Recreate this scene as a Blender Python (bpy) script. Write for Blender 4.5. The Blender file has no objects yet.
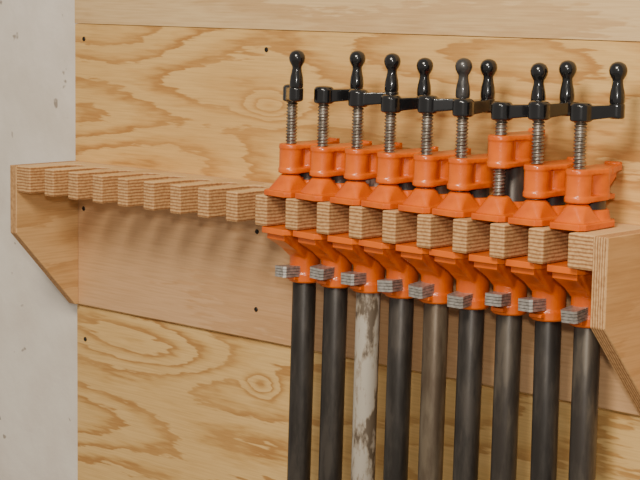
import bpy, bmesh, math, random
from mathutils import Matrix, Vector
random.seed(4)
S=bpy.context.scene
COL=bpy.context.collection
# ------------------------------------------------------------------ dims (m)
D=.1085; H=.2041; h=.0934; X0=.0676; L=.967; TH=.036; SC=-.029
XL=-.006   # left end of rack / plywood
# ------------------------------------------------------------------ materials
def newmat(name):
    m=bpy.data.materials.new(name); m.use_nodes=True
    nt=m.node_tree; b=nt.nodes['Principled BSDF']; return m,nt,b
def N(nt,t,**k):
    n=nt.nodes.new(t)
    for a,v in k.items(): setattr(n,a,v)
    return n
def ramp(nt,stops,interp='LINEAR'):
    r=N(nt,'ShaderNodeValToRGB'); cr=r.color_ramp; cr.interpolation=interp
    while len(cr.elements)<len(stops): cr.elements.new(.5)
    for e,(p,c) in zip(cr.elements,stops): e.position=p; e.color=(*c,1)
    return r
def mth(nt,op,a,b=None,c=None):
    n=N(nt,'ShaderNodeMath',operation=op)
    for i,v in enumerate((a,b,c)):
        if v is None: continue
        if hasattr(v,'is_output'): nt.links.new(v,n.inputs[i])
        else: n.inputs[i].default_value=v
    return n.outputs[0]
def mixc(nt,mode,fac,a,b):
    n=N(nt,'ShaderNodeMix',data_type='RGBA',blend_type=mode)
    for s,v in ((0,fac),(6,a),(7,b)):
        if hasattr(v,'is_output'): nt.links.new(v,n.inputs[s])
        elif s==0: n.inputs[0].default_value=v
        else: n.inputs[s].default_value=(*v,1)
    return n.outputs[2]
def wood_face(name,light,mid,dark,sx=1.8,sz=9,bands=9,knots=(),offset=(0,0,0),rough=.6,blend=.45,fib=.7):
    m,nt,b=newmat(name); L_=nt.links.new
    tc=N(nt,'ShaderNodeTexCoord'); mp=N(nt,'ShaderNodeMapping'); L_(tc.outputs['Object'],mp.inputs[0])
    mp.inputs['Location'].default_value=offset; mp.inputs['Scale'].default_value=(sx,sx,sz)
    n1=N(nt,'ShaderNodeTexNoise'); L_(mp.outputs[0],n1.inputs['Vector']); n1.inputs['Scale'].default_value=1; n1.inputs['Detail'].default_value=1.2; n1.inputs['Roughness'].default_value=.3
    f=mth(nt,'MULTIPLY',n1.outputs[0],bands)
    mj=N(nt,'ShaderNodeMapping'); L_(tc.outputs['Object'],mj.inputs[0]); mj.inputs['Scale'].default_value=(22,22,160)
    nj=N(nt,'ShaderNodeTexNoise'); L_(mj.outputs[0],nj.inputs['Vector']); nj.inputs['Scale'].default_value=1; nj.inputs['Detail'].default_value=3
    f=mth(nt,'ADD',f,mth(nt,'MULTIPLY',nj.outputs[0],.9))
    for (kx,kz,amp,wx,wz) in knots:
        sp=N(nt,'ShaderNodeSeparateXYZ'); L_(tc.outputs['Object'],sp.inputs[0])
        dx=mth(nt,'MULTIPLY',mth(nt,'SUBTRACT',sp.outputs[0],kx),1/wx)
        dz=mth(nt,'MULTIPLY',mth(nt,'SUBTRACT',sp.outputs[2],kz),1/wz)
        d=mth(nt,'ADD',mth(nt,'MULTIPLY',dx,dx),mth(nt,'MULTIPLY',dz,dz))
        g=mth(nt,'MULTIPLY',mth(nt,'EXPONENT',mth(nt,'MULTIPLY',d,-1)),amp)
        f=mth(nt,'ADD',f,g)
    fr=mth(nt,'FRACT',f)
    r=ramp(nt,[(0,light),(.35,light),(.62,mid),(.82,dark),(.92,dark),(1,light)]); L_(fr,r.inputs[0])
    n2=N(nt,'ShaderNodeTexNoise'); L_(tc.outputs['Object'],n2.inputs['Vector']); n2.inputs['Scale'].default_value=6; n2.inputs['Detail'].default_value=3
    rr=ramp(nt,[(.38,(0,0,0)),(.62,(1,1,1))]); L_(n2.outputs[0],rr.inputs[0])
    base=mixc(nt,'MIX',mth(nt,'MULTIPLY_ADD',rr.outputs[0],blend,.05),r.outputs[0],mid)
    mp2=N(nt,'ShaderNodeMapping'); L_(tc.outputs['Object'],mp2.inputs[0]); mp2.inputs['Scale'].default_value=(14,14,420)
    n3=N(nt,'ShaderNodeTexNoise'); L_(mp2.outputs[0],n3.inputs['Vector']); n3.inputs['Scale'].default_value=1; n3.inputs['Detail'].default_value=3
    fb=ramp(nt,[(.3,(.80,.76,.70)),(.6,(1,1,1))]); L_(n3.outputs[0],fb.inputs[0])
    col=mixc(nt,'MULTIPLY',fib,base,fb.outputs[0])
    L_(col,b.inputs['Base Color']); b.inputs['Roughness'].default_value=rough
    bp=N(nt,'ShaderNodeBump'); bp.inputs['Strength'].default_value=.12; bp.inputs['Distance'].default_value=.001; L_(n3.outputs[0],bp.inputs['Height']); L_(bp.outputs[0],b.inputs['Normal'])
    return m
def ply_edge(name,axis,th,n):
    m,nt,b=newmat(name); L_=nt.links.new
    tc=N(nt,'ShaderNodeTexCoord'); sp=N(nt,'ShaderNodeSeparateXYZ'); L_(tc.outputs['Object'],sp.inputs[0])
    nz=N(nt,'ShaderNodeTexNoise'); L_(tc.outputs['Object'],nz.inputs['Vector']); nz.inputs['Scale'].default_value=70; nz.inputs['Detail'].default_value=3
    a=mth(nt,'ADD',sp.outputs[axis],mth(nt,'MULTIPLY',nz.outputs[0],.0022))
    f=mth(nt,'FRACT',mth(nt,'MULTIPLY',a,n/th))
    r=ramp(nt,[(0,(.68,.41,.18)),(.42,(.64,.37,.155)),(.55,(.36,.165,.058)),(.88,(.40,.19,.072)),(1,(.68,.41,.18))]); L_(f,r.inputs[0])
    n3=N(nt,'ShaderNodeTexNoise'); L_(tc.outputs['Object'],n3.inputs['Vector']); n3.inputs['Scale'].default_value=260; n3.inputs['Detail'].default_value=3
    fb=ramp(nt,[(.32,(.58,.50,.44)),(.6,(1,1,1))]); L_(n3.outputs[0],fb.inputs[0])
    L_(mixc(nt,'MULTIPLY',.65,r.outputs[0],fb.outputs[0]),b.inputs['Base Color']); b.inputs['Roughness'].default_value=.7
    return m
M_up=wood_face('plywood_upper',(.78,.495,.175),(.67,.385,.12),(.47,.22,.055),1.5,8,12,[(.38,.097,2.6,.045,.016)],(3.1,0,1.7))
M_low=wood_face('plywood_lower',(.76,.495,.19),(.66,.40,.135),(.46,.225,.062),1.4,6.5,13,[(.37,-.265,2.5,.03,.015),(.17,-.25,3,.16,.035)],(11.3,0,6.9))
M_top=wood_face('plywood_top',(.74,.52,.26),(.68,.46,.22),(.60,.38,.17),1.2,8,5,(),(1.3,0,9.2))
M_birch=wood_face('birch_panel',(.66,.40,.20),(.63,.37,.18),(.59,.33,.15),1.0,6,4,(),(5,0,2),.5)
M_brk=wood_face('birch_bracket',(.68,.42,.185),(.62,.365,.15),(.54,.30,.115),3,14,5,(),(2,0,2),.5)
M_comb=wood_face('birch_comb_top',(.76,.53,.26),(.70,.47,.22),(.62,.39,.17),2,2,4,(),(2,3,2),.55)
M_edgeZ=ply_edge('ply_edge_comb',2,.036,9)
M_edgeX=ply_edge('ply_edge_bracket',0,.018,6)
def simple(name,col,rough,metal=0,noise=None,bump=0,scale=80,coat=0):
    m,nt,b=newmat(name); L_=nt.links.new
    b.inputs['Roughness'].default_value=rough; b.inputs['Metallic'].default_value=metal; b.inputs['Coat Weight'].default_value=coat
    tc=N(nt,'ShaderNodeTexCoord'); n=N(nt,'ShaderNodeTexNoise'); L_(tc.outputs['Object'],n.inputs['Vector']); n.inputs['Scale'].default_value=scale; n.inputs['Detail'].default_value=4
    c2=noise or tuple(c*.8 for c in col)
    r=ramp(nt,[(.35,c2),(.62,col)]); L_(n.outputs[0],r.inputs[0]); L_(r.outputs[0],b.inputs['Base Color'])
    if bump:
        bp=N(nt,'ShaderNodeBump'); bp.inputs['Strength'].default_value=bump; bp.inputs['Distance'].default_value=.0006
        n5=N(nt,'ShaderNodeTexNoise'); L_(tc.outputs['Object'],n5.inputs['Vector']); n5.inputs['Scale'].default_value=500; L_(n5.outputs[0],bp.inputs['Height']); L_(bp.outputs[0],b.inputs['Normal'])
    return m
M_or=simple('orange_cast_iron_paint',(.80,.145,.0),.30,0,noise=(.62,.095,.0),bump=.3,scale=40,coat=.2)
M_blk=simple('black_enamel',(.007,.007,.008),.20,0,coat=.6)
M_gry=simple('worn_grey_enamel',(.075,.070,.068),.32,.3,noise=(.03,.028,.027),scale=90,coat=.3)
M_screw=simple('steel_screw',(.40,.36,.31),.38,.85,noise=(.18,.15,.12),scale=120)
M_clutch=simple('clutch_steel',(.60,.56,.51),.38,.7,noise=(.38,.35,.31),scale=200)
M_ws=simple('dark_wood_screw',(.03,.025,.02),.45,.6)
def pipe_mat(name,a,b_,c,lo=.4,hi=.6,rough=.42,metal=.5,sc=(55,55,12)):
    m,nt,b=newmat(name); L_=nt.links.new
    tc=N(nt,'ShaderNodeTexCoord'); mp=N(nt,'ShaderNodeMapping'); L_(tc.outputs['Object'],mp.inputs[0]); mp.inputs['Scale'].default_value=sc
    oi=N(nt,'ShaderNodeObjectInfo'); cb=N(nt,'ShaderNodeCombineXYZ'); L_(mth(nt,'MULTIPLY',oi.outputs['Random'],40),cb.inputs[2]); L_(cb.outputs[0],mp.inputs['Location'])
    n=N(nt,'ShaderNodeTexNoise'); L_(mp.outputs[0],n.inputs['Vector']); n.inputs['Scale'].default_value=1; n.inputs['Detail'].default_value=5; n.inputs['Roughness'].default_value=.6
    r=ramp(nt,[(lo,a),((lo+hi)/2,b_),(hi,c)]); L_(n.outputs[0],r.inputs[0]); L_(r.outputs[0],b.inputs['Base Color'])
    b.inputs['Roughness'].default_value=rough; b.inputs['Metallic'].default_value=metal
    return m
P_dark=pipe_mat('pipe_black_iron',(.036,.031,.027),(.052,.045,.039),(.080,.068,.057))
P_brown=pipe_mat('pipe_rusty_brown',(.105,.073,.047),(.14,.105,.07),(.19,.148,.10))
P_grey=pipe_mat('pipe_worn_grey',(.052,.043,.036),(.074,.062,.050),(.115,.095,.073))
P_white=pipe_mat('pipe_flaking_white',(.11,.08,.052),(.29,.24,.18),(.40,.355,.29),.43,.52,.6,.0,(60,60,22))
def wallmat():
    m,nt,b=newmat('white_painted_wall'); L_=nt.links.new
    tc=N(nt,'ShaderNodeTexCoord'); n=N(nt,'ShaderNodeTexNoise'); L_(tc.outputs['Object'],n.inputs['Vector']); n.inputs['Scale'].default_value=9; n.inputs['Detail'].default_value=6
    r=ramp(nt,[(.3,(.69,.61,.52)),(.6,(.80,.73,.64))]); L_(n.outputs[0],r.inputs[0])
    n2=N(nt,'ShaderNodeTexNoise'); L_(tc.outputs['Object'],n2.inputs['Vector']); n2.inputs['Scale'].default_value=38; n2.inputs['Detail'].default_value=2
    sp=ramp(nt,[(.25,(.35,.31,.27)),(.285,(1,1,1))]); L_(n2.outputs[0],sp.inputs[0])
    L_(mixc(nt,'MULTIPLY',.8,r.outputs[0],sp.outputs[0]),b.inputs['Base Color']); b.inputs['Roughness'].default_value=.7
    bp=N(nt,'ShaderNodeBump'); bp.inputs['Strength'].default_value=.4; bp.inputs['Distance'].default_value=.003
    n3=N(nt,'ShaderNodeTexNoise'); L_(tc.outputs['Object'],n3.inputs['Vector']); n3.inputs['Scale'].default_value=45; n3.inputs['Detail'].default_value=5
    L_(n3.outputs[0],bp.inputs['Height']); L_(bp.outputs[0],b.inputs['Normal']); return m
M_wall=wallmat(); M_floor=simple('concrete_floor',(.30,.29,.27),.8,scale=6,bump=.3)
# ------------------------------------------------------------------ mesh helpers
def obj(name,me,parent=None,mats=(),loc=(0,0,0)):
    o=bpy.data.objects.new(name,me); COL.objects.link(o); o.location=loc
    for m in mats:
        me.materials.append(m)
    if parent: o.parent=parent
    return o
def empty(name,loc=(0,0,0)):
    e=bpy.data.objects.new(name,None); COL.objects.link(e); e.location=loc; e.empty_display_size=.05; return e
def tomesh(bm,name,smooth=False):
    bmesh.ops.recalc_face_normals(bm,faces=bm.faces)
    me=bpy.data.meshes.new(name); bm.to_mesh(me); bm.free()
    if smooth:
        for p in me.polygons: p.use_smooth=True
    return me
def prism(bm,pts,a0,a1,axis='z'):
    def v(p,a): return {'z':(p[0],p[1],a),'x':(a,p[0],p[1]),'y':(p[0],a,p[1])}[axis]
    lo=[bm.verts.new(v(p,a0)) for p in pts]; hi=[bm.verts.new(v(p,a1)) for p in pts]
    fs=[bm.faces.new(lo[::-1]),bm.faces.new(hi)]
    n=len(pts)
    for i in range(n): fs.append(bm.faces.new((lo[i],lo[(i+1)%n],hi[(i+1)%n],hi[i])))
    return fs
def box(bm,x0,x1,y0,y1,z0,z1): return prism(bm,[(x0,y0),(x1,y0),(x1,y1),(x0,y1)],z0,z1)
def lathe(bm,prof,cx=0,cy=0,n=28):
    rings=[]
    for r,z in prof:
        rings.append([bm.verts.new((cx+r*math.cos(2*math.pi*i/n),cy+r*math.sin(2*math.pi*i/n),z)) for i in range(n)])
    for a,b in zip(rings,rings[1:]):
        for i in range(n): bm.faces.new((a[i],a[(i+1)%n],b[(i+1)%n],b[i]))
    bm.faces.new(rings[0][::-1]); bm.faces.new(rings[-1])
def hull(bm,pts):
    vs=[bm.verts.new(p) for p in pts]
    r=bmesh.ops.convex_hull(bm,input=vs)
    bmesh.ops.delete(bm,geom=[g for g in set(r['geom_interior']+r['geom_unused']) if isinstance(g,bmesh.types.BMVert)],context='VERTS')
def circ(cx,cy,r,z,n=20): return [(cx+r*math.cos(2*math.pi*i/n),cy+r*math.sin(2*math.pi*i/n),z) for i in range(n)]
def cast(name,build,voxel=1.0,it=3):
    bm=bmesh.new(); build(bm); me=tomesh(bm,name+'_raw'); o=bpy.data.objects.new('tmp',me); COL.objects.link(o)
    r=o.modifiers.new('r','REMESH'); r.mode='VOXEL'; r.voxel_size=voxel; r.use_smooth_shade=True
    s=o.modifiers.new('s','SMOOTH'); s.factor=.5; s.iterations=it
    dg=bpy.context.evaluated_depsgraph_get(); me2=bpy.data.meshes.new_from_object(o.evaluated_get(dg)); me2.name=name
    me2.transform(Matrix.Scale(.001,4))
    for p in me2.polygons: p.use_smooth=True
    bpy.data.objects.remove(o); return me2
def bevel(o,w,seg=2):
    b=o.modifiers.new('bevel','BEVEL'); b.width=w; b.segments=seg; b.limit_method='ANGLE'; b.angle_limit=math.radians(40)
# ------------------------------------------------------------------ room shell
def boxobj(name,x0,x1,y0,y1,z0,z1,mat,parent=None,bv=0):
    bm=bmesh.new(); box(bm,x0,x1,y0,y1,z0,z1); o=obj(name,tomesh(bm,name),parent,[mat])
    if bv: bevel(o,bv,1)
    return o
boxobj('wall_back',-1.6,2.6,.018,.12,-1.35,1.3,M_wall)
boxobj('floor',-1.6,2.6,-3.0,.12,-1.45,-1.35,M_floor)
boxobj('plywood_wall_panel',XL,2.44,.006,.018,-.207,.1925,M_up,bv=.0006)
boxobj('plywood_wall_panel.001',XL+.003,2.44,.006,.018,-1.2,-.2075,M_low,bv=.0008)
boxobj('plywood_wall_panel.002',XL-.001,2.44,.006,.018,.1931,.95,M_top,bv=.0006)
# ------------------------------------------------------------------ rack
rack=empty('pipe_clamp_rack')
boxobj('back_panel',XL,1.20,0,.0058,-H,-.0002,M_birch,rack,.0006)
XI=XL+.014
pts=[(XI,0),(XI,-D)]
sl=.0305; bot=-.0275
for k in range(18):
    xr=X0+.05*k+.0005; xl=xr-sl
    pts+= [(xl,-D),(xl,bot-.010),(xl+.004,bot-.003),(xl+.010,bot),(xr-.010,bot),(xr-.004,bot-.003),(xr,bot-.010),(xr,-D)]
pts+=[(L-.018,-D),(L-.018,0)]
bm=bmesh.new(); fs=prism(bm,pts,-TH,0); me=tomesh(bm,'comb_shelf')
for m in (M_comb,M_edgeZ): me.materials.append(m)
for p in me.polygons: p.material_index=0 if abs(p.normal.z)>.9 else 1
comb=obj('notched_shelf',me,rack); bevel(comb,.0016,2)
def bracket(name,x0,x1):
    bm=bmesh.new(); prism(bm,[(-D-.0005,.0),(0,0),(0,-H),(-.006,-H),(-D-.0005,-h)],x0,x1,'x'); me=tomesh(bm,name)
    me.materials.append(M_brk); me.materials.append(M_edgeX)
    for p in me.polygons: p.material_index=0 if abs(p.normal.x)>.9 else 1
    o=obj(name,me,rack); bevel(o,.0008,1)
bracket('bracket_left',XL,XI); bracket('bracket_right',L-.018,L)
def wscrew(x,z,y,par,nm):
    bm=bmesh.new(); lathe(bm,[(.0032,0),(.0032,.0004),(.0026,.001)],n=14)
    me=tomesh(bm,'wood_screw_head'); o=obj(nm,me,par,[M_ws],(x,y,z)); o.rotation_euler=(math.radians(90),0,0)
for i,(x,z) in enumerate([(.020,-.066),(.365,-.064),(.365,-.165),(.86,-.05)]): wscrew(x,z,-.0002,rack,'panel_screw_%d'%i)
sw=empty('wood_screws',(0,0,0))
for i,(x,z) in enumerate([(.014,.172),(.372,.168),(.016,-.255)]): wscrew(x,z,.0058,sw,'screw_%d'%i)
# ------------------------------------------------------------------ clamp part meshes (mm, origin = pipe axis at shelf top)
sy=SC*1000
def b_head(bm):
    lathe(bm,[(12.4,27),(13.6,28.5),(13.6,60.5),(12.4,62.5)],0,sy)
    lathe(bm,[(16.0,29),(17.8,30),(17.8,61),(16.8,62.5)],0,0)
    hull(bm,circ(0,sy,14.6,57)+circ(0,0,19,57)+circ(0,sy,14,62)+circ(0,0,18.4,62))
    hull(bm,circ(0,sy,14.6,28)+circ(0,0,18,29)+circ(0,sy,14.6,33)+circ(0,0,18.5,35))
    box(bm,-9,9,sy,0,30,61)
    hull(bm,[(x,y,z) for x in(-15,15) for y in(4,16) for z in(55,62.5)]+[(x,43,z) for x in(-9,9) for z in (57.5,63.5)])
    hull(bm,[(x,y,z) for x in(-9,9) for y in(38,44) for z in(57,66)])
    hull(bm,[(x,8,z) for x in(-9,9) for z in (31,58)]+[(x,36,z) for x in(-7,7) for z in (50,58)])
    hull(bm,[(x,y,z) for x in(-13,13) for y in(4,24) for z in(29,34)])
    box(bm,-7,7,5,23,30,58)
def b_jaw(bm):
    prism(bm,[(-17,-55),(17,-55),(22,-48),(23,8),(15,22),(-15,22),(-23,8),(-22,-48)],.9,7.8)
    hull(bm,circ(0,sy,12.5,24)+[(x,y,4) for x in(-19,19) for y in(-50,-10)])
    hull(bm,circ(0,0,17.5,19)+circ(0,0,21,3))
    hull(bm,[(x,y,z) for x in(-6,6) for y,z in((sy,25),(-4,21),(-4,4),(sy,4))])
    lathe(bm,[(11,20),(11.5,25),(10,26)],0,sy)
    hull(bm,[(x,y,z) for x in(-7,7) for y,z in((10,17),(10,4),(25,7),(25,2))])
def b_tail(bm):
    t=-TH*1000
    prism(bm,[(-18,-56),(18,-56),(23,-48),(24,8),(16,24),(-16,24),(-24,8),(-23,-48)],t-8,t-.9)
    hull(bm,[(x,y,t-4) for x in(-19,19) for y in(-50,0)]+[(x,-24,-68) for x in(-12,12)]+[(x,-8,-80) for x in(-13,13)])
    hull(bm,[(x,-50,z) for x in(-15,15) for z in(t-3,t-15)]+[(x,-8,-76) for x in(-11,11)]+[(x,-8,t-4) for x in(-13,13)])
    hull(bm,circ(0,0,22.5,t-3)+circ(0,0,18.5,-60))
    hull(bm,[(x,y,z) for x in(-8,8) for y,z in((10,t-3),(30,t-3),(28,t-12),(14,-86))])
    lathe(bm,[(18.6,-98),(18.6,t-3)],0,0)
    lathe(bm,[(17.6,-106),(19.8,-104.5),(19.8,-95),(18.3,-93)],0,0)
    hull(bm,[(x,y,z) for x in(-8,8) for y,z in((-6,-96),(-25,-97),(-25,-101),(-6,-105))])
me_head=cast('clamp_head_casting',b_head); me_jaw=cast('clamp_sliding_jaw',b_jaw); me_tail=cast('clamp_tail_casting',b_tail)
for m in (me_head,me_jaw,me_tail): m.materials.append(M_or)
def screw_mesh(z0,z1,ro=.0068,ri=.0053,p=.0038,n=24):
    bm=bmesh.new(); dz=p/8; rows=int((z1-z0)/dz); rings=[]
    for j in range(rows+1):
        z=z0+j*dz; R=[]
        for i in range(n):
            ph=((z-z0)/p-i/n)%1; t=abs(ph*2-1); t=min(1,max(0,(t-.25)*2))
            r=ri+(ro-ri)*t; a=2*math.pi*i/n; R.append(bm.verts.new((r*math.cos(a),r*math.sin(a),z)))
        rings.append(R)
    for a,b in zip(rings,rings[1:]):
        for i in range(n): bm.faces.new((a[i],a[(i+1)%n],b[(i+1)%n],b[i]))
    bm.faces.new(rings[0][::-1]); bm.faces.new(rings[-1])
    return tomesh(bm,'threaded_screw',True)
me_scr=screw_mesh(.018,.120); me_scr.materials.append(M_screw)
def b_crank(bm):
    lathe(bm,[(9.5,-10),(11.6,-8.5),(11.6,7),(9.6,9.5),(5.5,10.5)],0,0)
    hull(bm,circ(0,0,9.5,-8)+circ(0,0,9.5,6.5)+circ(38,0,7,-4)+circ(38,0,7,8))
    lathe(bm,[(7.2,-6.5),(8.4,-5),(8.4,8),(7.2,9.5)],38,0)
me_crk=cast('crank_arm',b_crank,.8,3); me_crk.materials.append(M_blk)
bm=bmesh.new()
prof=[(3,0),(7,.5),(8,3),(8,8),(7.4,14),(6.2,19),(5.5,23),(5.7,26),(7.4,28.6),(9,32),(9.6,35.5),(9,39),(7,42.3),(3.8,44.2),(1,44.8)]
lathe(bm,[(r*.001,z*.001) for r,z in prof],n=28); me_knob=tomesh(bm,'crank_knob',True)
me_knob_g=me_knob.copy(); me_knob.materials.append(M_blk); me_knob_g.materials.append(M_gry)
bm=bmesh.new()
for i in range(4):
    z=-.0012-i*.0034
    ptsc=[(-.0105,.012),(-.0105,-.036),(-.008,-.039),(.008,-.039),(.0105,-.036),(.0105,.012)]
    prism(bm,ptsc,z-.0028,z)
me_cl=tomesh(bm,'clutch_plates'); me_cl.materials.append(M_clutch)
def pipe_mesh(top,mat):
    bm=bmesh.new(); n=36; R=.0143; r=.0113; z0=-.95
    prof=[(r,z0),(R,z0),(R,top-.001),(R-.001,top),(r,top)]
    rings=[[bm.verts.new((a*math.cos(2*math.pi*i/n),a*math.sin(2*math.pi*i/n),z)) for i in range(n)] for a,z in prof]
    for k in range(len(rings)):
        a,b=rings[k],rings[(k+1)%len(rings)]
        for i in range(n): bm.faces.new((a[i],a[(i+1)%n],b[(i+1)%n],b[i]))
    me=tomesh(bm,'pipe',False)
    for p in me.polygons: p.use_smooth=abs(p.normal.z)<.5
    me.materials.append(mat); return me
pm=[P_dark,P_dark,P_white,P_dark,P_brown,P_dark,P_grey,P_dark,P_grey]
ang=[-40,50,30,56,32,84,40,76,52]
hz=[0,0,.001,0,.001,.001,.029,.001,0]
kz=[0,0,-.001,-.005,-.003,-.004,-.005,-.002,-.001]
tz=[-.006,.005,.001,-.003,.003,-.006,.002,.002,.001]
tilt=[1.1,1.0,.7,.9,.7,.8,.4,-.2,0]
for i in range(9):
    X=X0+.05*(9+i)-.01475
    c=empty('pipe_clamp' if i==0 else 'pipe_clamp.%03d'%i,(X-.0008*(1-i/8),-.054+.010*i/8,0))
    rz=math.radians(random.uniform(-4,4))
    c.rotation_euler=(0,math.radians(tilt[i]),rz)
    obj('pipe',pipe_mesh(.058+hz[i],pm[i]),c)
    obj('head_casting',me_head,c,(),(0,0,hz[i]))
    obj('sliding_jaw',me_jaw,c)
    obj('tail_casting',me_tail,c)
    o=obj('clutch_plates',me_cl,c,(),(0,0,-.081+tz[i]*.6)); o.rotation_euler=(math.radians(random.uniform(-3,8)),math.radians(random.uniform(-8,4)),math.radians(random.uniform(-10,10)))
    obj('screw_rod',me_scr,c,(),(0,SC,kz[i]))
    a=math.radians(ang[i])-rz
    k=obj('crank_arm',me_crk,c,(),(0,SC,.122+kz[i])); k.rotation_euler=(0,0,a)
    obj('crank_knob',me_knob_g if i==4 else me_knob,c,(),(.038*math.cos(a),SC+.038*math.sin(a),.1295+kz[i]))
# ------------------------------------------------------------------ lights
def area(name,loc,tgt,size,power,col):
    l=bpy.data.lights.new(name,'AREA'); l.shape='DISK'; l.size=size; l.energy=power; l.color=col
    o=bpy.data.objects.new(name,l); COL.objects.link(o); o.location=loc
    o.rotation_euler=(Vector(tgt)-Vector(loc)).to_track_quat('-Z','Y').to_euler(); return o
area('key_light',(1.3,-1.9,1.5),(.5,0,0),.8,60,(1,.90,.75))  # added soft key light from upper right, not a known fixture
area('camera_flash',(1.95,-1.62,.42),(.5,0,0),.10,12,(1,.96,.90))
w=bpy.data.worlds.new('world'); S.world=w; w.use_nodes=True
w.node_tree.nodes['Background'].inputs[0].default_value=(1,.91,.80,1); w.node_tree.nodes['Background'].inputs[1].default_value=.40
# ------------------------------------------------------------------ camera
yaw,pitch,roll=.7445,.1353,.0167
cy,sn=math.cos(yaw),math.sin(yaw)
f=Vector((-sn*math.cos(pitch),cy*math.cos(pitch),-math.sin(pitch))); r=Vector((cy,sn,0)); u=r.cross(f)
r2=math.cos(roll)*r+math.sin(roll)*u; u2=-math.sin(roll)*r+math.cos(roll)*u
M=Matrix((( r2.x,u2.x,-f.x,1.9331),(r2.y,u2.y,-f.y,-1.5828),(r2.z,u2.z,-f.z,.2297),(0,0,0,1)))
cd=bpy.data.cameras.new('camera'); cd.sensor_width=36; cd.lens=1753.8/640*36; cd.clip_start=.05
co=bpy.data.objects.new('camera',cd); COL.objects.link(co); co.matrix_world=M; S.camera=co
